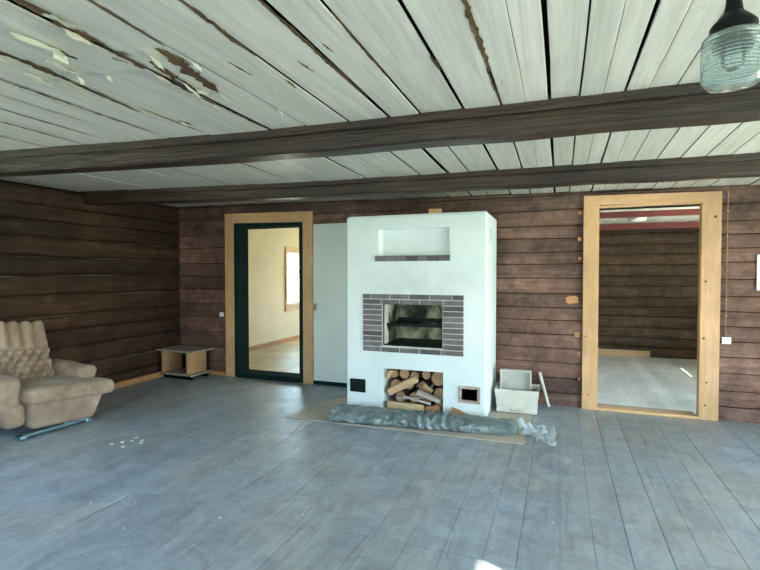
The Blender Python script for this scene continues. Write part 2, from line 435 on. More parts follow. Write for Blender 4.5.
# ------------------------------------------------------------ ceiling
edges = [(-5.1, .004), (-4.75, .006), (-4.42, .004), (-4.1, .008), (-3.78, .004), (-3.45, .005), (-3.125, .007), (-2.88, .006), (-2.65, .002), (-2.45, .009), (-2.15, .010), (-1.72, .016), (-1.47, .009), (-1.187, .012), (-.934, .018), (-.752, .007), (-.508, .013),
         (-.305, .007), (-.18, .002), (-.061, .011), (.084, .006), (.192, .002), (.294, .008), (.40, .002), (.52, .003), (.68, .005), (.84, .003), (1.0, .006), (1.16, .003), (1.32, .006), (1.48, .003), (1.64, .006), (1.8, .003), (2.0, .005), (2.2, .003), (2.4, .005), (2.6, .003), (2.8, .004), (3.01, .003)]
bm = bmesh.new()
edges = [(x, g * (1.7 if g > .006 else 1.2)) for x, g in edges]
for (x0, g0), (x1, g1) in zip(edges, edges[1:]):
    ys = [-2.6 + i * (7.976 / 40) for i in range(41)]; rings = []
    dz = random.uniform(0, .006)
    for y in ys:
        w0 = nn(x0 * 5, y * 1.1) * .35 + nn(x0 * 5, y * 5) * .15; w1 = nn(x1 * 5, y * 1.1) * .35 + nn(x1 * 5, y * 5) * .15
        a = x0 + g0 * .5 * (1 + w0) + nn(x0, y * .7) * .006; b = x1 - g1 * .5 * (1 + w1) + nn(x1, y * .7) * .006
        z = ceil_z((a + b) / 2, y) + dz
        rings.append([bm.verts.new(p) for p in ((a, y, z + .008), (a, y, z + .002), (a + .003, y, z), (b - .003, y, z), (b, y, z + .002), (b, y, z + .008))])
    for r0, r1 in zip(rings, rings[1:]):
        for k in range(6): bm.faces.new((r0[k], r0[(k + 1) % 6], r1[(k + 1) % 6], r1[k]))
    bm.faces.new(rings[0]); bm.faces.new(rings[-1][::-1])
ce = struct('ceiling', bm, M['ceil'])
bm = bmesh.new(); box(bm, -5.3, 3.2, -2.8, 5.56, 2.37, 2.5); struct('ceiling_core', bm, M['dark'], ce)
# strips where paint came away, plus gap shade painted as dark strips: (x, y0, y1, half width)
def bare_and_gap(x0, y0, x1, y1, hw, seed):
    bm = bmesh.new(); n_ = max(10, int(abs(y1 - y0) / .018)); L_, R_ = [], []
    for i in range(n_ + 1):
        t_ = i / n_; y = y0 + (y1 - y0) * t_; x = x0 + (x1 - x0) * t_; w_ = hw * math.sin(math.pi * min(1, t_ * .9 + .06)) ** .6
        z = ceil_z(x, y) - .0015
        kl = 1 + .9 * nn(seed, i * .35) + .7 * nn(seed, i * 1.3); kr = 1 + .9 * nn(seed + 9, i * .35) + .7 * nn(seed + 9, i * 1.3)
        L_.append(bm.verts.new((x - w_ * max(.15, kl), y, z))); R_.append(bm.verts.new((x + w_ * max(.15, kr), y, z)))
    for i in range(n_): bm.faces.new((L_[i], R_[i], R_[i + 1], L_[i + 1]))
    link('bare_and_gap_strip', bm, M['bare_and_gap'], ce)
for i, a in enumerate([(-1.67, .95, -1.70, 1.45, .022), (-1.70, 1.35, -1.735, 2.1, .014), (-2.12, 1.1, -2.15, 1.6, .022), (-2.15, 1.55, -2.205, 2.05, .014), (-1.905, 1.33, -1.91, 1.46, .014), (-1.51, 1.50, -1.60, 1.97, .032), (-1.64, 1.58, -1.70, 1.95, .02), (-1.455, 1.1, -1.475, 1.5, .009),
      (-1.175, 1.25, -1.19, 1.7, .011), (-.935, 1.3, -.93, 2.3, .010), (-.305, 1.5, -.30, 2.2, .012), (-.31, 2.15, -.30, 2.62, .006), (-.745, 1.5, -.75, 2.1, .005), (-2.11, 2.25, -2.10, 2.34, .012), (-1.70, 1.46, -1.665, 1.51, .008), (-1.76, 1.50, -1.74, 1.56, .006), (-1.2, 1.95, -1.21, 2.06, .007), (-1.05, 1.8, -1.04, 1.92, .006), (-.88, 1.7, -.87, 1.78, .005), (-1.33, 1.7, -1.32, 1.86, .005), (-.51, 1.95, -.505, 2.1, .009),
      (-2.445, 1.35, -2.45, 2.42, .009), (-2.875, 1.6, -2.88, 2.3, .007), (-3.12, 1.7, -3.125, 2.45, .008), (-2.15, 2.0, -2.15, 2.5, .005), (-1.72, 2.0, -1.72, 2.6, .008), (-3.45, 1.9, -3.45, 2.4, .006), (-2.66, 1.5, -2.65, 2.1, .004), (-2.0, 2.9, -2.0, 3.9, .003), (-2.45, 2.75, -2.45, 4.0, .005), (-3.125, 2.75, -3.125, 4.0, .005)]):  # this row: dark strips over board gaps, painting in their shade
    bare_and_gap(*a, i * 4.3)
# curled flakes hanging
def flake(x, y, lx, ly, ang, curl, seed):
    bm = bmesh.new(); n_ = 8; g_ = []
    for i in range(n_ + 1):
        row = []
        for j in range(n_ + 1):
            u = i / n_ - .5; v = j / n_ - .5
            px = u * lx * (1 + .5 * nn(v * 3, seed)); py = v * ly * (1 + .4 * nn(u * 4, seed + 5))
            dz = curl * (max(0, u + .5) ** 2) + .006 * nn(u * 3 + seed, v * 3)
            px2 = px * math.cos(ang) - py * math.sin(ang); py2 = px * math.sin(ang) + py * math.cos(ang)
            row.append(bm.verts.new((x + px2, y + py2, ceil_z(x, y) - .004 - dz)))
        g_.append(row)
    for i in range(n_):
        for j in range(n_): bm.faces.new((g_[i][j], g_[i + 1][j], g_[i + 1][j + 1], g_[i][j + 1]))
    r_ = bmesh.ops.solidify(bm, geom=bm.faces[:], thickness=.001)
    link('paint_flake', bm, M['flake'], ce, True)
FL = [(-1.889, 1.282, .035, .18, -.15, .035), (-2.02, 1.48, .085, .12, .2, .03), (-2.245, 1.53, .08, .12, .4, .03), (-2.21, 1.68, .045, .17, .3, .025), (-2.19, 1.37, .05, .15, .1, .02), (-1.575, 1.545, .045, .075, .3, .05), (-1.70, 1.71, .06, .16, .1, .035), (-1.66, 1.83, .045, .14, .2, .04),
      (-1.725, 2.03, .035, .2, .1, .02), (-2.17, 2.10, .035, .2, .1, .02), (-2.10, 2.28, .015, .06, .1, .02), (-1.59, 1.99, .03, .05, .2, .03), (-1.46, 1.66, .02, .06, .1, .03), (-1.66, 1.22, .05, .12, 0, .015), (-1.905, 1.38, .02, .07, .1, .04), (-1.92, 1.617, .018, .03, .2, .03), (-1.70, 1.30, .02, .10, 0, .03), (-1.64, 1.90, .03, .06, -.4, .03), (-2.05, 1.58, .03, .04, .1, .04), (-1.3, 2.0, .02, .03, .2, .02), (-1.45, 2.3, .012, .05, .2, .02), (-.6, 2.55, .015, .02, .2, .02)]
for i, f_ in enumerate(FL): flake(*f_, i * 2.7)

# beams: prism along a bent line
def beam(label, pts, d, zt, zb0, zb1, mould):
    root = thing('ceiling_beam', label, 'beam')
    def strip(y_off0, y_off1, ztop, zbf, nm, rough_):
        bm = bmesh.new(); rings = []
        n_ = 60
        for i in range(n_ + 1):
            x = -5.05 + (3.0 + 5.05) * i / n_
            # interpolate y
            y = pts[-1][1]
            for (xa, ya), (xb, yb) in zip(pts, pts[1:]):
                if x <= xb: y = ya + (yb - ya) * (x - xa) / (xb - xa); break
            zb = zbf(x) + nn(x * 2, y_off0 * 9) * rough_; yo = nn(x * 1.4, 5) * rough_
            za = ztop(x)
            c_ = .014 if nm == 'beam_body' else .006
            rings.append([bm.verts.new(p) for p in ((x, y + y_off0 + yo, za), (x, y + y_off1, za), (x, y + y_off1, zb + c_), (x, y + y_off1 - c_, zb), (x, y + y_off0 + yo + c_, zb), (x, y + y_off0 + yo, zb + c_))])
        for r0, r1 in zip(rings, rings[1:]):
            for k in range(6): bm.faces.new((r0[k], r0[(k + 1) % 6], r1[(k + 1) % 6], r1[k]))
        bm.faces.new(rings[0]); bm.faces.new(rings[-1][::-1])
        link(nm, bm, M['beam'], root)
    bot = lambda x: zb0 + (zb1 - zb0) * (x + 5.07) / 8.07
    top = lambda x: ceil_z(x, pts[1][1]) + .03
    strip(0, d, top, bot, 'beam_body', .008)
    strip(-mould, -.001, top, lambda x: ceil_z(x, pts[1][1]) - .045, 'moulding', .003)
    return root
beam('thick dark-stained ceiling beam nearer the viewer, running full width with a ledge along its top', [(-5.1, 2.22), (-3.9, 2.38), (-3.0, 2.50), (-1.8, 2.63), (-.3, 2.69), (.8, 2.72), (3.05, 2.76)], .16, 2.3, 2.155, 2.145, .035)
beam('thinner dark-stained ceiling beam farther from the viewer, closest to the stove wall', [(-5.1, 3.9), (-4.0, 4.05), (-2.4, 4.2), (0, 4.22), (3.05, 4.2)], .15, 2.3, 2.18, 2.10, .03)

# ------------------------------------------------------------ doors
def casing(root, x0, x1, zt, wl_, wr_, wt, m1, m2, y=5.355, th=.028, out=0.0):
    prism_pts = [(x0, 0), (x0 + wl_, 0), (x0 + wl_, zt - wt), (x0, zt)]
    bm = bmesh.new(); prism(bm, prism_pts, y - th, y, 'y'); link('casing_board', bm, m1, root)
    bm = bmesh.new(); prism(bm, [(x1 - wr_, 0), (x1, 0), (x1, zt - .02), (x1 - wr_, zt - .02 - wt)], y - th, y, 'y'); link('casing_board', bm, m1, root)
    bm = bmesh.new(); prism(bm, [(x0, zt), (x0 + wl_, zt - wt), (x1 - wr_, zt - .02 - wt), (x1, zt - .02)], y - th, y, 'y'); link('casing_board', bm, m2, root)
d1 = thing('door_1', 'doorway with new pine casing and dark inner frame left of the stove', 'doorway'); d1['kind'] = 'structure'
casing(d1, -4.24, -2.905, 2.195, .145, .14, .13, M['pine'], M['pine_x'])
bm = bmesh.new(); box(bm, -4.10, -4.04, 5.33, 5.57, 0, 2.07); box(bm, -3.10, -3.04, 5.33, 5.57, 0, 2.07); box(bm, -4.04, -3.10, 5.33, 5.57, 2.0, 2.07)
link('inner_frame', bm, M['green_black'], d1)
link('threshold', B(-4.04, -3.10, 5.31, 5.57, 0, .065, bev=.008), M['green_black'], d1)
d2 = thing('door_2', 'tall open doorway with broad new pine casing at the right', 'doorway'); d2['kind'] = 'structure'
casing(d2, .222, 1.41, 2.185, .145, .158, .097, M['pine'], M['pine_x'])
bm = bmesh.new(); box(bm, .335, .36, 5.34, 5.45, 0, 2.08); box(bm, 1.25, 1.27, 5.34, 5.41, 0, 2.06); box(bm, .36, 1.25, 5.34, 5.45, 2.06, 2.08)
link('jamb', bm, M['pine'], d2)
link('threshold', B(.36, 1.25, 5.325, 5.40, 0, .03, bev=.004), M['pine_x'], d2)
link('sill_board', B(.36, 1.25, 5.40, 5.57, 0, .012), M['oldwood'], d2)
def knot(x, z, r, root, y=5.327):
    bm = bmesh.new(); bmesh.ops.create_cone(bm, cap_ends=True, segments=12, radius1=r, radius2=r, depth=.003, matrix=Matrix.Translation((x, y, z)) @ Matrix.Rotation(R(90), 4, 'X'))
    link('knot', bm, M['bark'] if r > .008 else M['dark'], root)
for x, z, r in ((1.36, 1.93, .013), (1.29, 1.32, .011), (1.28, .78, .012), (1.31, .36, .009), (1.30, .14, .009), (.24, 1.9, .006), (.25, .75, .007), (.28, .15, .006)): knot(x, z, r, d2)
for x, z, r in ((-4.13, 2.13, .010), (-2.97, 1.72, .010), (-4.2, 1.2, .006), (-2.95, .5, .006)): knot(x, z, r, d1)

# pale painted panel between doorway and stove
p_ = thing('wall_panel', 'pale blue-white painted smooth panel on the wall between left doorway and stove', 'panel')
link('board', B(-2.895, -2.02, 5.325, 5.355, .05, 2.01, bev=.004), M['panel'], p_)
link('skirting', B(-2.895, -2.115, 5.318, 5.355, 0, .05), M['green_black'], p_)
bm = bmesh.new(); box(bm, -2.885, -2.85, 5.308, 5.325, .93, 1.02, .004); box(bm, -2.875, -2.86, 5.29, 5.31, .95, .99, .004); link('latch', bm, M['rust'], p_)

# exposed raw wood patches beside the right doorway
for i, (x, z, w_, h_) in enumerate(((.12, 1.12, .13, .075), (.185, 1.75, .035, .04), (.19, 1.55, .03, .03), (.175, .76, .06, .055), (.19, 2.02, .035, .03), (.19, .56, .03, .05), (.195, .3, .02, .03))):
    bm = bmesh.new(); pts = []
    for k in range(10):
        a = k / 10 * 2 * math.pi; rr = 1 + .3 * nn(i * 3.3, k * .8)
        pts.append((x + w_ * max(-1, min(.9, 1.3 * math.cos(a))) * rr * .5 + .0, z + h_ * .5 * max(-1, min(1, 1.3 * math.sin(a))) * rr))
    prism(bm, pts, 5.352, 5.362, 'y'); o = link('raw_wood_patch', bm, M['orange'], wb)

# ------------------------------------------------------------ adjoining rooms
bm = bmesh.new(); WLr = [(8.45, 9.55, .73, 1.86)]
backing(bm, 'x', -5.4, -5.2, 5.56, 11.2, 0, 2.5, WLr); struct('wall_left_room', bm, M['cream'])
bm = bmesh.new(); backing(bm, 'y', 11.2, 11.4, -5.4, -1.2, 0, 2.5, [(-4.5, -2.3, .8, 1.9)]); struct('wall_far_left_room', bm, M['cream'])
bm = bmesh.new(); backing(bm, 'x', -1.2, -1.0, 5.56, 11.4, 0, 2.5, []); struct('wall_between_rooms', bm, M['cream'])
bm = bmesh.new(); box(bm, -5.4, -1.0, 5.4, 11.4, 2.36, 2.5); struct('ceiling_left_room', bm, M['ceil_clean'])
struct('trim_1', B(-5.2, -5.18, 5.6, 11.2, 0, .08), M['orange'])
wn = thing('window_6', 'small casement window with pine frame seen through the left doorway', 'window'); wn['kind'] = 'structure'
bm = bmesh.new()
for (p, q, z0, z1) in ((8.45, 8.50, .73, 1.86), (9.50, 9.55, .73, 1.86), (8.50, 9.50, .73, .78), (8.50, 9.50, 1.81, 1.86), (8.98, 9.02, .78, 1.81), (8.50, 9.50, 1.40, 1.44)): box(bm, -5.25, -5.21, p, q, z0, z1, .003)
link('window_frame', bm, M['pine'], wn)
bm = bmesh.new()
for (p, q, z0, z1) in ((8.38, 8.45, .66, 1.93), (9.55, 9.62, .66, 1.93), (8.45, 9.55, 1.86, 1.93), (8.45, 9.55, .66, .73)): box(bm, -5.2, -5.175, p, q, z0, z1, .003)
link('window_casing', bm, M['orange_pine'], wn)
link('pane', B(-5.235, -5.232, 8.50, 9.50, .78, 1.81), M['pane'], wn)
link('window_sill', B(-5.2, -5.16, 8.36, 9.64, .635, .66, bev=.004), M['pine'], wn)
tag(link('ceiling_beam', B(-5.2, -1.2, 10.0, 10.18, 2.22, 2.36, bev=.01), M['beam']), 'dark beam end near the ceiling inside the left doorway room', 'beam')
portal('portal', (-5.3, 9.0, 1.295), (R(90), 0, R(-90)), 1.1, 1.13)
portal('portal', (-3.4, 11.3, 1.35), (R(90), 0, R(180)), 2.2, 1.1)

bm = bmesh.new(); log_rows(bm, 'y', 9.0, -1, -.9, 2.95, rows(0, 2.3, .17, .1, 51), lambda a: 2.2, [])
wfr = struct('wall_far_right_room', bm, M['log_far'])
bm = bmesh.new(); box(bm, -1.1, 3.1, 9.03, 9.2, 0, 2.4); struct('wall_core', bm, M['dark'], wfr)
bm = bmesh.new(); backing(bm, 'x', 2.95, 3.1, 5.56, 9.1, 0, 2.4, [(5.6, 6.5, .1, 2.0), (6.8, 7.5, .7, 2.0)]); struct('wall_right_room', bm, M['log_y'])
bm = bmesh.new(); box(bm, -1.0, -.9, 5.56, 9.1, 0, 2.4); struct('wall_side_right_room', bm, M['log_y'])
bm = bmesh.new(); x = -.9
while x < 2.95: box(bm, x, x + .135, 5.5, 9.0, 2.2, 2.22, .001); x += .14
crr = struct('ceiling_right_room', bm, M['ceil_clean'])
struct('ceiling_core', B(-1, 3.1, 5.4, 9.1, 2.22, 2.4), M['dark'], crr)
for yy, zz, lb in ((6.98, 2.135, 'red-painted ceiling beam in the right doorway room, nearer one'), (8.66, 2.105, 'red-painted ceiling beam in the right doorway room, against its far wall')):
    tag(link('ceiling_beam', B(-.88, 2.93, yy, yy + .15, zz, 2.2, bev=.006), M['red_beam']), lb, 'beam', 'red beams of the adjoining room')
tag(link('leaning_board', B(.0, 1.40, 8.93, 8.965, 0, .11, bev=.004), M['raw']), 'pale raw wooden board on edge along the far wall of the right doorway room', 'board')
lp = thing('ceiling_light', 'small oval white ceiling light in the right doorway room', 'lamp', (.99, 7.45, 2.2))
bm = bmesh.new(); lathe(bm, [(.0, -.095), (.07, -.093), (.105, -.08), (.12, -.055), (.115, -.03), (.10, -.015)], 24); link('lamp_shade', bm, M['glass_white'], lp, True)
bm = bmesh.new(); lathe(bm, [(.105, -.017), (.105, 0), (0, 0)], 24); link('lamp_base', bm, M['white_plastic'], lp)
portal('portal', (3.02, 6.05, 1.05), (R(90), 0, R(90)), .9, 1.9); portal('portal', (3.02, 7.15, 1.35), (R(90), 0, R(90)), .7, 1.3)
# added unseen slab that blocks the sun outside the right-hand windows
tag(link('added_sun_blocker', B(3.1, 5.38, .66, 8.2, 2.06, 2.12), M['oldwood']), 'added unseen slab blocking the sun outside the right wall windows', 'sun blocker')

# ------------------------------------------------------------ stove
sv = thing('masonry_stove', 'large white lime-washed masonry stove with brick-framed firebox in the middle of the wall', 'stove')
X0, X1, YF, YB, ZT = -2.115, -.65, 4.614, 5.325, 1.99
bm = bmesh.new()
prism(bm, [(X0, YF), (X1 - .015, YF), (X1, YF + .015), (X1, YB), (X0, YB)], 0, ZT, 'z')
bmesh.ops.bevel(bm, geom=[e for e in bm.edges if all(abs(v.co.z - ZT) < 1e-4 for v in e.verts) or (all(v.co.y < YF + .001 and v.co.x < X0 + .01 for v in e.verts))], offset=.018, segments=3, affect='EDGES')
body = link('stove_body', bm, M['stove'], sv)
def cut(bm_):
    me = bpy.data.meshes.new('cut'); bmesh.ops.recalc_face_normals(bm_, faces=bm_.faces); bm_.to_mesh(me); bm_.free()
    me.materials.append(M['soot']); me.materials.append(M['stove'])
    o = bpy.data.objects.new('cut', me); sc.collection.objects.link(o); return o
def do_cut(target, c, matidx):
    md = target.modifiers.new('b', 'BOOLEAN'); md.operation = 'DIFFERENCE'; md.object = c; md.solver = 'EXACT'
    dg = bpy.context.evaluated_depsgraph_get(); me = bpy.data.meshes.new_from_object(target.evaluated_get(dg))
    target.modifiers.clear(); target.data = me; bpy.data.objects.remove(c)
body.data.materials.append(M['soot']); body.data.materials.append(M['dark'])
def setcut(bm_, idx):
    c = cut(bm_); c.data.materials.clear(); c.data.materials.append(M['stove']); c.data.materials.append(M['soot']); c.data.materials.append(M['dark'])
    for p in c.data.polygons: p.material_index = idx
    bpy.context.view_layer.update(); do_cut(body, c, idx)
setcut(B(-1.70, -1.075, 4.5, 5.15, .655, 1.085), 1)     # firebox
setcut(B(-1.712, -1.07, 4.5, 5.2, -.1, .42), 0)         # wood store
bm = bmesh.new(); prism(bm, [(-1.75, YF - .1), (-1.75, YF), (-1.72, YF + .055), (-1.01, YF + .055), (-1.007, YF - .1)], 1.57, 1.845, 'z'); setcut(bm, 0)
setcut(B(-.885, -.735, 4.5, 4.95, .165, .28), 2)        # right ash hole
setcut(B(-.70, -.6, 4.865, 4.895, 1.70, 1.85), 1)       # side slot
# pale inner left jamb of firebox
# brick surround
bm = bmesh.new(); Y0, Y1 = YF - .012, YF + .01
def bricks(x0, x1, z0, z1, n_):
    l_ = (x1 - x0) / n_
    for i in range(n_): box(bm, x0 + i * l_ + .004, x0 + (i + 1) * l_ - .004, Y0, Y1 + .03, z0 + .004, z1 - .004, .003)
zt, rh = 1.187, .0545
for x0, x1 in zip((-1.924, -1.835, -1.625, -1.42, -1.21, -.98), (-1.835, -1.625, -1.42, -1.21, -.98, -.866)): bricks(x0, x1, zt - rh, zt, 1)
for x0, x1 in zip((-1.924, -1.72, -1.52, -1.31, -1.075), (-1.72, -1.52, -1.31, -1.075, -.866)): bricks(x0, x1, zt - 2 * rh, zt - rh, 1)
for i in range(2, 10):
    bricks(-1.924, -1.705, zt - (i + 1) * rh, zt - i * rh, 1); bricks(-1.075, -.866, zt - (i + 1) * rh, zt - i * rh, 1)
for x0, x1 in zip((-1.924, -1.72, -1.52, -1.31, -1.09), (-1.72, -1.52, -1.31, -1.09, -.866)): bricks(x0, x1, zt - 11 * rh, zt - 10 * rh, 1)
link('brick_surround', bm, M['brick'], sv)
bm = bmesh.new(); Ym = YF - .006
for a in ((-1.922, -1.70, .59, 1.185), (-1.077, -.868, .59, 1.185), (-1.70, -1.077, 1.082, 1.185), (-1.70, -1.077, .59, .652)): box(bm, a[0], a[1], Ym, YF + .03, a[2], a[3])
link('mortar_bed', bm, M['mortar'], sv)
bm = bmesh.new()
for i in range(7): box(bm, -1.785 + i * .112 + .003, -1.785 + (i + 1) * .112 - .003, YF - .025, YF + .05, 1.52, 1.575, .003)
link('brick_ledge', bm, M['brick'], sv)
# firebox fittings
link('firebox_lining', B(-1.70, -1.688, YF + .03, YF + .14, .655, 1.085), M['mortar'], sv)
bm = bmesh.new();  box(bm, -1.69, -1.077, YF + .08, YF + .10, .85, .88, .003); box(bm, -1.69, -1.077, 5.08, 5.1, .87, .905)
for i in range(15): box(bm, -1.68 + i * .042, -1.674 + i * .042, YF + .10, 5.08, .868, .876)
prism(bm, [(YF + .08, .86), (YF + .22, .86), (YF + .14, .78)], -1.688, -1.683, 'x')
link('grate_shelf', bm, M['black'], sv)
link('fire_plate', B(-1.695, -1.078, YF + .02, 5.14, .656, .668), M['black'], sv)
cd = link('soot_door', B(-2.07, -1.895, YF - .012, YF + .002, .15, .288, bev=.004), M['green_black'], sv); cd['label'] = 'small dark metal soot door at lower left'
bm = bmesh.new(); box(bm, -2.045, -1.92, YF - .020, YF - .011, .175, .263, .003); box(bm, -1.925, -1.912, YF - .03, YF - .018, .2, .235, .002); link('door_plate', bm, M['black'], cd)
bm = bmesh.new()
for a in ((-.915, -.885, .14, .305), (-.735, -.708, .14, .305), (-.885, -.735, .278, .305), (-.885, -.735, .14, .167)): box(bm, a[0], a[1], YF - .012, YF + .02, a[2], a[3], .004)
fr = link('soot_hole_frame', bm, M['rust'], sv); fr['label'] = 'rusty frame around small open square hole'
tag(link('brick', B(-1.283, -1.155, 4.85, 4.91, ZT, ZT + .075, bev=.006), M['red_brick']), 'single orange brick lying on top of the white stove', 'brick')

# ------------------------------------------------------------ hearth sheet, scraps
bm = bmesh.new()
prism(bm, [(-2.476, 3.99), (-.27, 4.03), (-.245, 4.89), (-.64, 4.885), (-.64, 4.605), (-2.12, 4.605), (-2.12, 4.92), (-2.30, 4.92)], .0015, .009, 'z')
tag(link('floor_sheet', bm, M['sheet']), 'thin pale beige hardboard sheet lying on the floor in front of the stove', 'sheet')
bm = bmesh.new(); prism(bm, [(-2.19, 3.60), (-2.165, 3.60), (-2.24, 3.96), (-2.265, 3.96)], .001, .007, 'z')
tag(link('wood_strip', bm, M['sheet']), 'narrow pale strip of wood on the floor beside the beige sheet corner', 'strip')

# rolled tarp
bm = bmesh.new(); rings = []; n_ = 110; K = 40
for i in range(n_ + 1):
    t_ = i / n_; x = -2.02 + 1.68 * t_; yc = 4.13 + .19 * t_ + .012 * nn(t_ * 5); end = min(1, (t_ / .012 + .35) if t_ < .01 else 1, ((1 - t_) / .05 + .45))
    W_ = .165 * (1 - .12 * t_ + .06 * nn(t_ * 6, 2)) * end; H_ = (.108 + .03 * nn(t_ * 4, 7) - .02 * t_) * (end ** .5)
    ring = []
    for k in range(K):
        a = 2 * math.pi * k / K; ca, sa = math.cos(a), math.sin(a)
        wr_ = .12 - .30 * abs(nn(t_ * 16, sa * 2.2, ca * 2.2 + 9)) + .10 * nn(t_ * 22 + math.sin(a * 2) * 2.4, a * .7 * 0 + sa * 1.6, ca * 1.6) + .08 * nn(t_ * 60, sa * 3, ca * 3)
        g_ = math.exp(-((t_ - .55) / .12) ** 2); wr_ += .13 * g_ * math.sin(t_ * 150 + 3 * sa + 6 * ca * (t_ - .5))
        yy = ca * W_ * (1 + wr_); zz = (max(-.55, sa) + .55) / 1.55 * H_ * (1 + wr_)
        ring.append(bm.verts.new((x, yc + yy + .10 * (t_ < .02) * 0, .0105 + zz)))
    rings.append(ring)
for r0, r1 in zip(rings, rings[1:]):
    for k in range(K): bm.faces.new((r0[k], r0[(k + 1) % K], r1[(k + 1) % K], r1[k]))
bm.faces.new(rings[0]); bm.faces.new(rings[-1][::-1])
tag(link('rolled_tarp', bm, M['tarp'], None, True), 'long crumpled roll of grey-blue plastic tarpaulin lying before the stove', 'tarpaulin')
# crumpled film
bm = bmesh.new(); g_ = []; n_ = 30
for i in range(n_ + 1):
    row = []
    for j in range(n_ + 1):
        u = i / n_; v = j / n_; wd = (.08 + .15 * u ** .7) * (1 + .5 * nn(u * 3, 8.8))
        x = -.32 + .30 * u + .03 * nn(v * 4, u * 4); y = 4.33 + (v - .5) * 2 * wd - .03 * u + .03 * nn(u * 5, v * 5, 4)
        z = .011 + .075 * (1 - u ** 2) * abs(nn(u * 4 + 2, v * 5)) + .025 * abs(nn(u * 14, v * 13)) + (.05 * (1 - u) ** 2 + .05 * (1 - abs(2 * v - 1))) * (1 - abs(2 * v - 1)) * (1 - u * .7)
        row.append(bm.verts.new((x, y, z)))
    g_.append(row)
for i in range(n_):
    for j in range(n_): bm.faces.new((g_[i][j], g_[i + 1][j], g_[i + 1][j + 1], g_[i][j + 1]))
tag(link('plastic_film', bm, M['film'], None, True), 'crumpled translucent plastic film at the right end of the tarpaulin roll', 'film')
bm = bmesh.new(); prism(bm, [(-.98, 0), (-.70, 0), (-.74, .018), (-.86, .035), (-.90, .06), (-.975, .085)], 4.575, 4.60, 'y')
o = link('wood_scrap', bm, M['orange']); o.location = (0, 0, .0095)
tag(o, 'jagged brown scrap of wood leaning at the foot of the stove below the square hole', 'wood scrap')

# ------------------------------------------------------------ firewood
gw = 'firewood stored in the lower opening of the stove'
def round_log(x, z, r, y0, y1, lab, m='raw'):
    t_ = thing('firewood_log', lab, 'firewood', (x, y0, z), 0, gw)
    bm = bmesh.new(); rings = []
    for j, (yy, rr) in enumerate(((0, .86), (0, .98), (.01, 1), (y1 - y0, 1))):
        rings.append([bm.verts.new((r * rr * (1 + .07 * nn(k * .5, x * 9)) * math.cos(2 * math.pi * k / 20), yy, r * rr * (1 + .07 * nn(k * .5, x * 9)) * math.sin(2 * math.pi * k / 20))) for k in range(20)])
    for a, b in zip(rings[1:], rings[2:]):
        for k in range(20): bm.faces.new((a[k], a[(k + 1) % 20], b[(k + 1) % 20], b[k]))
    bm.faces.new(rings[-1]); link('bark', bm, M['bark'], t_, False)
    # end face as separate disc
    bm2 = bmesh.new(); prism(bm2, [(r * .95 * (1 + .07 * nn(k * .5, x * 9)) * math.cos(2 * math.pi * k / 20), r * .95 * (1 + .07 * nn(k * .5, x * 9)) * math.sin(2 * math.pi * k / 20)) for k in range(20)], -.002, .004, 'y')
    link('cut_end', bm2, M['logend'], t_)
M['logend'] = wood('sawn_log_end', (.26, .155, .085), (.46, .29, .17), (6, 6, 6), .8, .35)
LG = [(-1.632, .34, .046, 'round log end at the upper left of the stack behind the split pieces'),
      (-1.52, .345, .055, 'round log end, second from the upper left of the stack'),
      (-1.41, .33, .045, 'round log end at the top of the stack near its middle'),
      (-1.29, .345, .05, 'round log end at the top of the stack, right of its middle'),
      (-1.155, .32, .078, 'largest round log end at the upper right of the stack'),
      (-1.61, .22, .06, 'round log end at the left, behind the long leaning split piece'),
      (-1.47, .235, .055, 'round log end in mid stack behind the long leaning split piece'),
      (-1.33, .22, .05, 'round log end in mid stack behind the wedge-shaped piece'),
      (-1.14, .165, .065, 'dim round log end at the lower right of the stack'),
      (-1.56, .10, .058, 'dim log end in the bottom row at the left'),
      (-1.41, .105, .055, 'dim log end in the bottom row, near the middle'),
      (-1.27, .10, .055, 'dim log end in the bottom row, right of the middle'),
      (-1.15, .052, .045, 'dim small log end at the bottom right corner')]
for i, (x, z, r, lb) in enumerate(LG): round_log(x, z, r, (4.80 if i in (3, 7) else 4.765) + .012 * ((i * 7) % 5) / 5, 5.18, lb)
def split(p, q, w_, h_, lab, m='raw', twist=0, taper=1.0):
    p, q = Vector(p), Vector(q); d = q - p; L_ = d.length; xa = d.normalized(); ya = Vector((0, 1, 0)); ya = (ya - xa * ya.dot(xa)).normalized(); za = xa.cross(ya)
    mtx = Matrix((xa, ya, za)).transposed() @ Matrix.Rotation(twist, 3, 'X')
    bm = bmesh.new(); obox(bm, (0, 0, 0), (L_, w_, h_), Matrix.Identity(3), .003)
    for v in bm.verts:
        if v.co.x > 0: v.co.y *= taper; v.co.z *= taper
        if v.co.z > 0: v.co.y *= .7
    bm.transform(Matrix.Translation((p + q) / 2) @ mtx.to_4x4())
    tag(link('split_wood', bm, M[m]), lab, 'firewood', gw)
M['raw2'] = wood('grey_split_wood', (.30, .27, .23), (.46, .42, .37), (2, 14, 14), .7, .15)
M['raw3'] = wood('yellow_split_wood', (.55, .40, .22), (.68, .52, .32), (2, 14, 14), .7, .15)
split((-1.665, 4.69, .16), (-1.36, 4.69, .325), .065, .065, 'long split piece of wood leaning up to the right across the stack', 'raw', .3)
split((-1.66, 4.655, .037), (-1.275, 4.645, .037), .07, .07, 'pale yellowish squared piece lying at the front of the wood pile', 'raw3')
split((-1.68, 4.63, .345), (-1.60, 4.72, .40), .045, .05, 'short reddish-pale split piece wedged at the upper left corner', 'raw', .5) if False else None
split((-1.35, 4.68, .19), (-1.10, 4.655, .125), .06, .04, 'grey split piece sloping down to the right in front of the log ends', 'raw2', .2)
split((-1.305, 4.735, .235), (-1.21, 4.745, .19), .05, .10, 'wedge-shaped pale piece standing in the middle of the pile', 'raw', .9, .6)
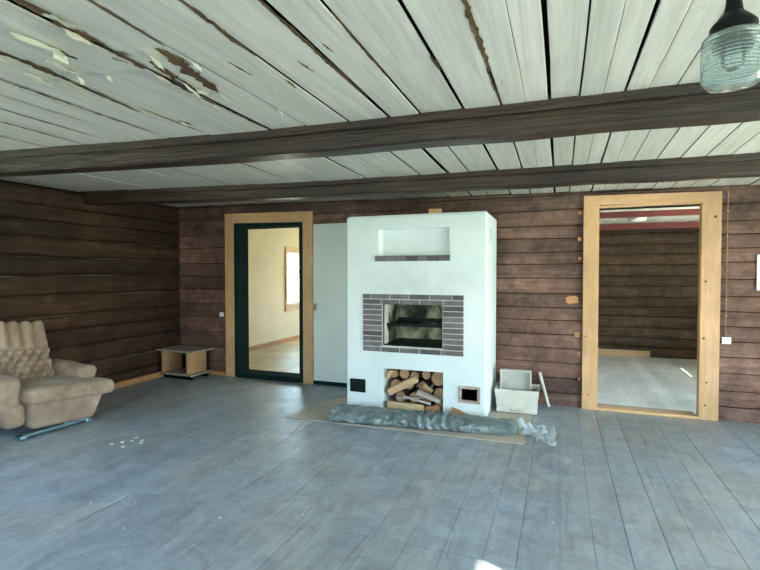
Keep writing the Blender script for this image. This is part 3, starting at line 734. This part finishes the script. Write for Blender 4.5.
split((-1.49, 4.645, .14), (-1.20, 4.635, .09), .02, .02, 'thin stick of kindling sloping down to the right', 'raw2')
split((-1.58, 4.70, .105), (-1.30, 4.74, .12), .03, .022, 'thin grey stick of kindling lying above the yellowish piece', 'raw2')
split((-1.25, 4.66, .03), (-1.11, 4.64, .06), .035, .05, 'reddish-brown short chunk at the lower right of the pile', 'orange')
split((-1.70, 4.58, .03), (-1.64, 4.585, .025), .03, .03, 'small brown wood end poking out at the lower left of the opening', 'orange') if False else None
split((-1.685, 4.70, .31), (-1.625, 4.68, .38), .05, .045, 'short reddish-pale split piece wedged at the upper left of the opening', 'raw')

# ------------------------------------------------------------ white box with inner tray and stick
wbx = thing('plastic_box', 'dirty white plastic box on the floor right of the stove', 'box', (-.395, 4.905, .0095), R(1))
bm = bmesh.new()
def quadprism(bm, b, t, z0, z1):
    v = [bm.verts.new((*p, z0)) for p in b] + [bm.verts.new((*p, z1)) for p in t]
    for f_ in ((0, 1, 2, 3), (7, 6, 5, 4), (0, 4, 5, 1), (1, 5, 6, 2), (2, 6, 7, 3), (3, 7, 4, 0)): bm.faces.new([v[i] for i in f_])
def wallp(bm, p0, p1, q0, q1, z0, z1, th):
    """slanted wall panel from bottom edge p0-p1 to top edge q0-q1, thickness th inward along normal"""
    a = [Vector((*p0, z0)), Vector((*p1, z0)), Vector((*q1, z1)), Vector((*q0, z1))]
    nrm = (a[1] - a[0]).cross(a[3] - a[0]).normalized() * th
    v = [bm.verts.new(p) for p in a] + [bm.verts.new(p + nrm) for p in a]
    for f_ in ((3, 2, 1, 0), (4, 5, 6, 7), (0, 1, 5, 4), (1, 2, 6, 5), (2, 3, 7, 6), (3, 0, 4, 7)): bm.faces.new([v[i] for i in f_])
b_ = [(-.19, 0), (.19, 0), (.19, .30), (-.19, .30)]; t_ = [(-.215, -.015), (.215, -.015), (.215, .32), (-.215, .32)]
for i in range(4):
    j = (i + 1) % 4; wallp(bm, b_[j], b_[i], t_[j], t_[i], .045, .23, .006)
box(bm, -.19, .19, 0, .30, 0, .012)
link('box_wall', bm, M['carton'], wbx)
bm = bmesh.new(); box(bm, -.195, .195, -.006, .304, 0, .05, .006); link('box_base', bm, M['carton'], wbx)
bm = bmesh.new()
for i in range(5): box(bm, -.06 + i * .028, -.045 + i * .028, -.009, -.005, .015, .035)
link('vent_slots', bm, M['rust'], wbx)
tr_ = thing('metal_tray', 'grey-white shallow tray standing upright inside the white plastic box', 'tray', (-.42, 5.10, .06), R(2))
bm = bmesh.new(); box(bm, -.155, .155, .03, .042, 0, .34, .003); link('tray_bottom', bm, M['tray'], tr_)
bm = bmesh.new(); box(bm, -.155, -.143, -.03, .03, 0, .34, .003); box(bm, .143, .155, -.03, .03, 0, .34, .003); box(bm, -.143, .143, -.03, .03, .328, .34, .003); link('tray_rim', bm, M['carton'], tr_)
bm = bmesh.new(); tube(bm, [(-.095, 5.24, .012), (-.195, 5.325, .35)], [.012, .017], 6)
tag(link('wooden_stick', bm, M['carton']), 'pale stick leaning on the right side of the white box', 'stick')
bm = bmesh.new(); box(bm, -.60, -.56, 5.12, 5.2, .23, .30, .01); o = link('folded_flap', bm, M['oldwood'])
bpy.data.objects.remove(o)

# ------------------------------------------------------------ side table
tb = thing('side_table', 'low wooden side table with lower shelf in the far left corner', 'table', (-4.725, 5.11, 0), R(-3))
link('table_top', B(-.315, .315, -.20, .20, .362, .385, bev=.003), M['tabletop'], tb)
link('shelf', B(-.29, .29, -.19, .19, .055, .078, bev=.003), M['tabletop'], tb)
for x in (-.255, .185): link('side_panel', B(x, x + .03, -.175, .175, .078, .362, bev=.002), M['veneer'], tb)
for x in (-.225, .215): link('end_strip', B(x, x + .02, .155, .175, .078, .362), M['black'], tb)
bm = bmesh.new(); 
for y in (-.14, .12): link('runner', B(-.25, .25, y, y + .03, .0, .055, bev=.004), M['black'], tb)
bm.free()

# ------------------------------------------------------------ armchair (local: +x forward, +y far side)
ch = thing('armchair', 'worn beige velour armchair with button-tufted back at the left edge', 'armchair', (-4.045, 3.015, 0), 0)
ch.matrix_world = Matrix.Translation((-4.05, 3.02, 0)) @ Matrix.Rotation(R(-5), 4, 'Z')
TL = R(-3.9)
def tilt(p):   # body sags towards the far side
    y, z = p.y, p.z - .10
    return Vector((p.x, y * math.cos(TL) - z * math.sin(TL), y * math.sin(TL) + z * math.cos(TL) + .10))
def cush(p):
    # seat cushion: puffed, buttoned front border
    q = p.copy(); u = q.y / .35
    if q.z > .34: q.z += .018 * (1 - u * u) * max(0, 1 - (q.x / .34 + 1) ** 2 * .2) + .006 * nn(q.x * 9, q.y * 9)
    f_ = max(0, 1 + q.x / .06) if q.x > -.06 else 0
    q.x -= .02 * abs(u) ** 3
    q.x += f_ * .008 * nn(0, q.y * 8, q.z * 8)
    for by in (-.02, .07, .16, .25):
        d2_ = (p.y - by) ** 2 + (p.z - .325) ** 2
        q.x -= .014 * math.exp(-d2_ / .0004) * f_
    return tilt(q)
link('seat_cushion', soft(.66, .76, .13, .05, 48, cush, (-.32, .02, .335)), M['velour'], ch, True)
def basef(p):
    q = p.copy(); t_ = (q.z - .10) / .20
    q.y *= .84 + .12 * t_; q.x += -.05 * (1 - t_) if q.x > -.3 else 0
    q.z += .004 * nn(q.x * 9, q.y * 9); return tilt(q)
link('seat_base', soft(.72, .68, .26, .045, 22, basef, (-.41, -.01, .17)), M['velour'], ch, True)
def armf(side):
    def f_(p):
        q = p.copy(); t_ = (q.x + .72) / .60      # 0 back 1 front
        q.z += .03 * (1 - t_) * (1 if q.z > .3 else 0) - .01 * t_
        if q.z > .38: q.z += .01 * nn(q.x * 6, 3)
        # waist of the arm front, roll out at top
        k_ = (q.z - .12) / .36
        q.y += side * (.03 * max(0, k_) - .03 * (1 - k_)) - side * .05 * (1 - t_)
        q.x += -.06 * (1 - k_) if q.x > -.4 else 0
        if side < 0 and q.x > -.3 and q.z < .27: q.x += .05
        return tilt(q)
    return f_
link('armrest', soft(.58, .15, .40, .065, 26, armf(1), (-.53, .285, .315)), M['velour'], ch, True)
link('armrest', soft(.66, .18, .43, .065, 26, armf(-1), (-.47, -.425, .29)), M['velour'], ch, True)
def backf(p):
    q = p.copy(); t_ = (q.z - .30) / .62   # 0 bottom 1 top
    front = p.x > 0
    yy, zz = p.y, p.z
    if p.x > -.01:
        amp = min(1, (p.x + .01) / .04)
        if t_ > .62:
            ch_ = abs(math.sin(math.pi * (yy / .115))) ** .6
            q.x += amp * (.055 * ch_ + .02)
        else:
            u = yy / .085; v = (zz - .30) / .115
            a = math.pi * (u + v); b = math.pi * (u - v)
            puff = (abs(math.sin(a / 2 * 1)) * abs(math.sin(b / 2 * 1))) ** .6 if False else (abs(math.sin(a)) * abs(math.sin(b))) ** .6
            q.x += amp * .07 * puff
    if t_ > .8: 
        q.z += .012 * abs(math.sin(math.pi * (yy / .115))) * (t_ - .8) * 5
    # wrap-around wings: sides come forward
    q.x += .03 * (abs(yy) / .23) ** 3
    # recline
    ang = R(22); zr = q.z - .30
    q.x, q.z = q.x * math.cos(ang) - zr * math.sin(ang), .30 + zr * math.cos(ang) + q.x * math.sin(ang)
    # narrower towards the top
    q.y *= 1.0 - .05 * t_
    q.x += -.62
    q.y -= .085
    return tilt(q)
link('backrest', soft(.15, .46, .66, .055, 84, backf, (-.03, 0, .62)), M['velour'], ch, True)
def wing(side):
    def f_(p):
        q = p.copy(); t_ = max(0, (q.z - .40) / .45)
        if q.x > -.78: q.x -= .17 * t_ * t_ * 0 + .20 * t_
        else: q.x -= .12 * t_
        q.y -= side * .045 * t_
        return tilt(q)
    return f_
for s in (1, -1): link('side_wing', soft(.26, .08, .42, .04, 16, wing(s), (-.78, s * .20 - .03 + (s < 0) * -.02, .52)), M['velour'], ch, True)
bt = bmesh.new()
# metal base: star frame of flat bars
bm = bmesh.new(); box(bm, -.16, -.12, -.36, .20, .012, .04, .006); box(bm, -.62, -.58, -.36, .20, .012, .045, .006); box(bm, -.60, -.12, -.02, .02, .03, .07, .006)
tube(bm, [(-.36, 0, .05), (-.36, 0, .14)], .05, 12)
link('metal_base', bm, M['chrome'], ch)
bm = bmesh.new()
for (cx_, cy_) in ((-.14, -.36), (-.14, .20), (-.60, -.36), (-.60, .20)):
    bm = bmesh.new(); box(bm, cx_ - .045, cx_ + .045, cy_ - .03, cy_ + .03, 0, .035, .01); link('foot', bm, M['chrome'], ch)
bt.free()

# ------------------------------------------------------------ pendant lamp
pl = thing('pendant_lamp', 'pendant lamp with black holder and ribbed glass jar shade at upper right', 'lamp', (.416, 1.503, 0))
bm = bmesh.new()
prof = [(.0, 1.884), (.040, 1.885), (.058, 1.890), (.0675, 1.903)]
nz_ = 64
for i in range(nz_ + 1):
    z = 1.908 + .102 * i / nz_; prof.append((.0695 + .0016 * math.sin(i / nz_ * 2 * math.pi * 11), z))
prof += [(.066, 2.014), (.053, 2.02)]
inner = [(r - .004 if r > .01 else 0, z) for r, z in ((.055, 2.020), (.062, 2.011), (.0675, 2.005), (.0675, 1.91), (.060, 1.897), (.040, 1.891), (0, 1.89))]
lathe(bm, prof + inner, 48); bmesh.ops.remove_doubles(bm, verts=bm.verts, dist=1e-5)
link('glass_shade', bm, M['lampglass'], pl, True)
bm = bmesh.new(); lathe(bm, [(.0, 2.10), (.018, 2.10), (.020, 2.085), (.022, 2.075), (.046, 2.05), (.052, 2.042), (.054, 2.02), (.056, 2.006), (.050, 2.006), (.048, 2.03), (0, 2.035)], 36); link('lamp_holder', bm, M['black'], pl, False)
bm = bmesh.new(); tube(bm, [(0, 0, 2.095), (0, 0, 2.28)], .0175, 16); link('stem', bm, M['black'], pl)
bm = bmesh.new(); lathe(bm, [(0, 2.27), (.045, 2.27), (.055, 2.285), (.055, 2.31), (0, 2.31)], 24); link('ceiling_rose', bm, M['black'], pl)
bm = bmesh.new(); lathe(bm, [(0, 1.925), (.012, 1.93), (.026, 1.95), (.028, 1.965), (.020, 1.985), (.013, 2.0), (.013, 2.035), (0, 2.035)], 20); link('bulb', bm, M['pane_bulb'], pl, True)

# ------------------------------------------------------------ wall electrics
sw = thing('light_switch', 'small white light switch on the logs left of the left doorway', 'switch', (-4.318, 5.358, .80))
link('plate', B(-.032, .032, -.018, 0, .005, .065, bev=.004), M['white_plastic'], sw); link('rocker', B(-.012, .012, -.028, -.021, .018, .052, bev=.002), M['white_plastic'], sw)
so = thing('wall_socket', 'small white box switch on the logs right of the right doorway', 'socket', (1.468, 5.358, .735))
link('plate', B(-.036, .036, -.022, 0, .0, .062, bev=.004), M['white_plastic'], so); link('insert', B(-.016, .016, -.03, -.024, .018, .052, bev=.002), M['white_plastic'], so)
cb = thing('cable', 'thin brown twisted cable running up the logs right of the right doorway', 'cable', (1.462, 5.35, 0))
bm = bmesh.new(); tube(bm, [(.006 * nn(z * 7), -.004, z) for z in [.80 + i * .035 for i in range(40)]], .0035, 6); link('wire', bm, M['orange'], cb)
for z in (.85, 1.0, 1.15, 1.42, 1.75, 1.98, 2.13):
    bm = bmesh.new(); tube(bm, [(.006 * nn(z * 7), .006, z), (.006 * nn(z * 7), -.016, z)], .007, 8); link('insulator_knob', bm, M['rust'], cb)
tag(link('paper_sheet', B(1.697, 1.95, 5.352, 5.3545, 1.24, 1.57), M['panel']), 'pale sheet fixed to the logs at the right edge of the view', 'paper')

# ------------------------------------------------------------ paint chips scattered on the floor
rnd = random.Random(12); bm = bmesh.new()
def chip(x, y, s):
    n_ = rnd.randint(4, 6); a0 = rnd.uniform(0, 6.28)
    pts = [(x + s * rnd.uniform(.5, 1) * math.cos(a0 + k * 6.283 / n_), y + s * rnd.uniform(.5, 1) * math.sin(a0 + k * 6.283 / n_)) for k in range(n_)]
    z = rnd.uniform(.0008, .003); prism(bm, pts, .0006, .0012 + z, 'z')
for (x, y) in [(-3.33, 2.98), (-3.38, 2.93), (-3.26, 3.02), (-3.42, 2.86), (-3.36, 3.05), (-3.22, 2.97), (-3.28, 2.85)]: chip(x, y, .022)
for i in range(110): chip(rnd.uniform(-4, 2.2), rnd.uniform(1.4, 4.0) if i % 3 else rnd.uniform(4, 5.2), rnd.uniform(.003, .010))
tag(link('paint_chips', bm, M['flake']), 'white paint chips and debris scattered over the floor boards', 'debris', kind='stuff')
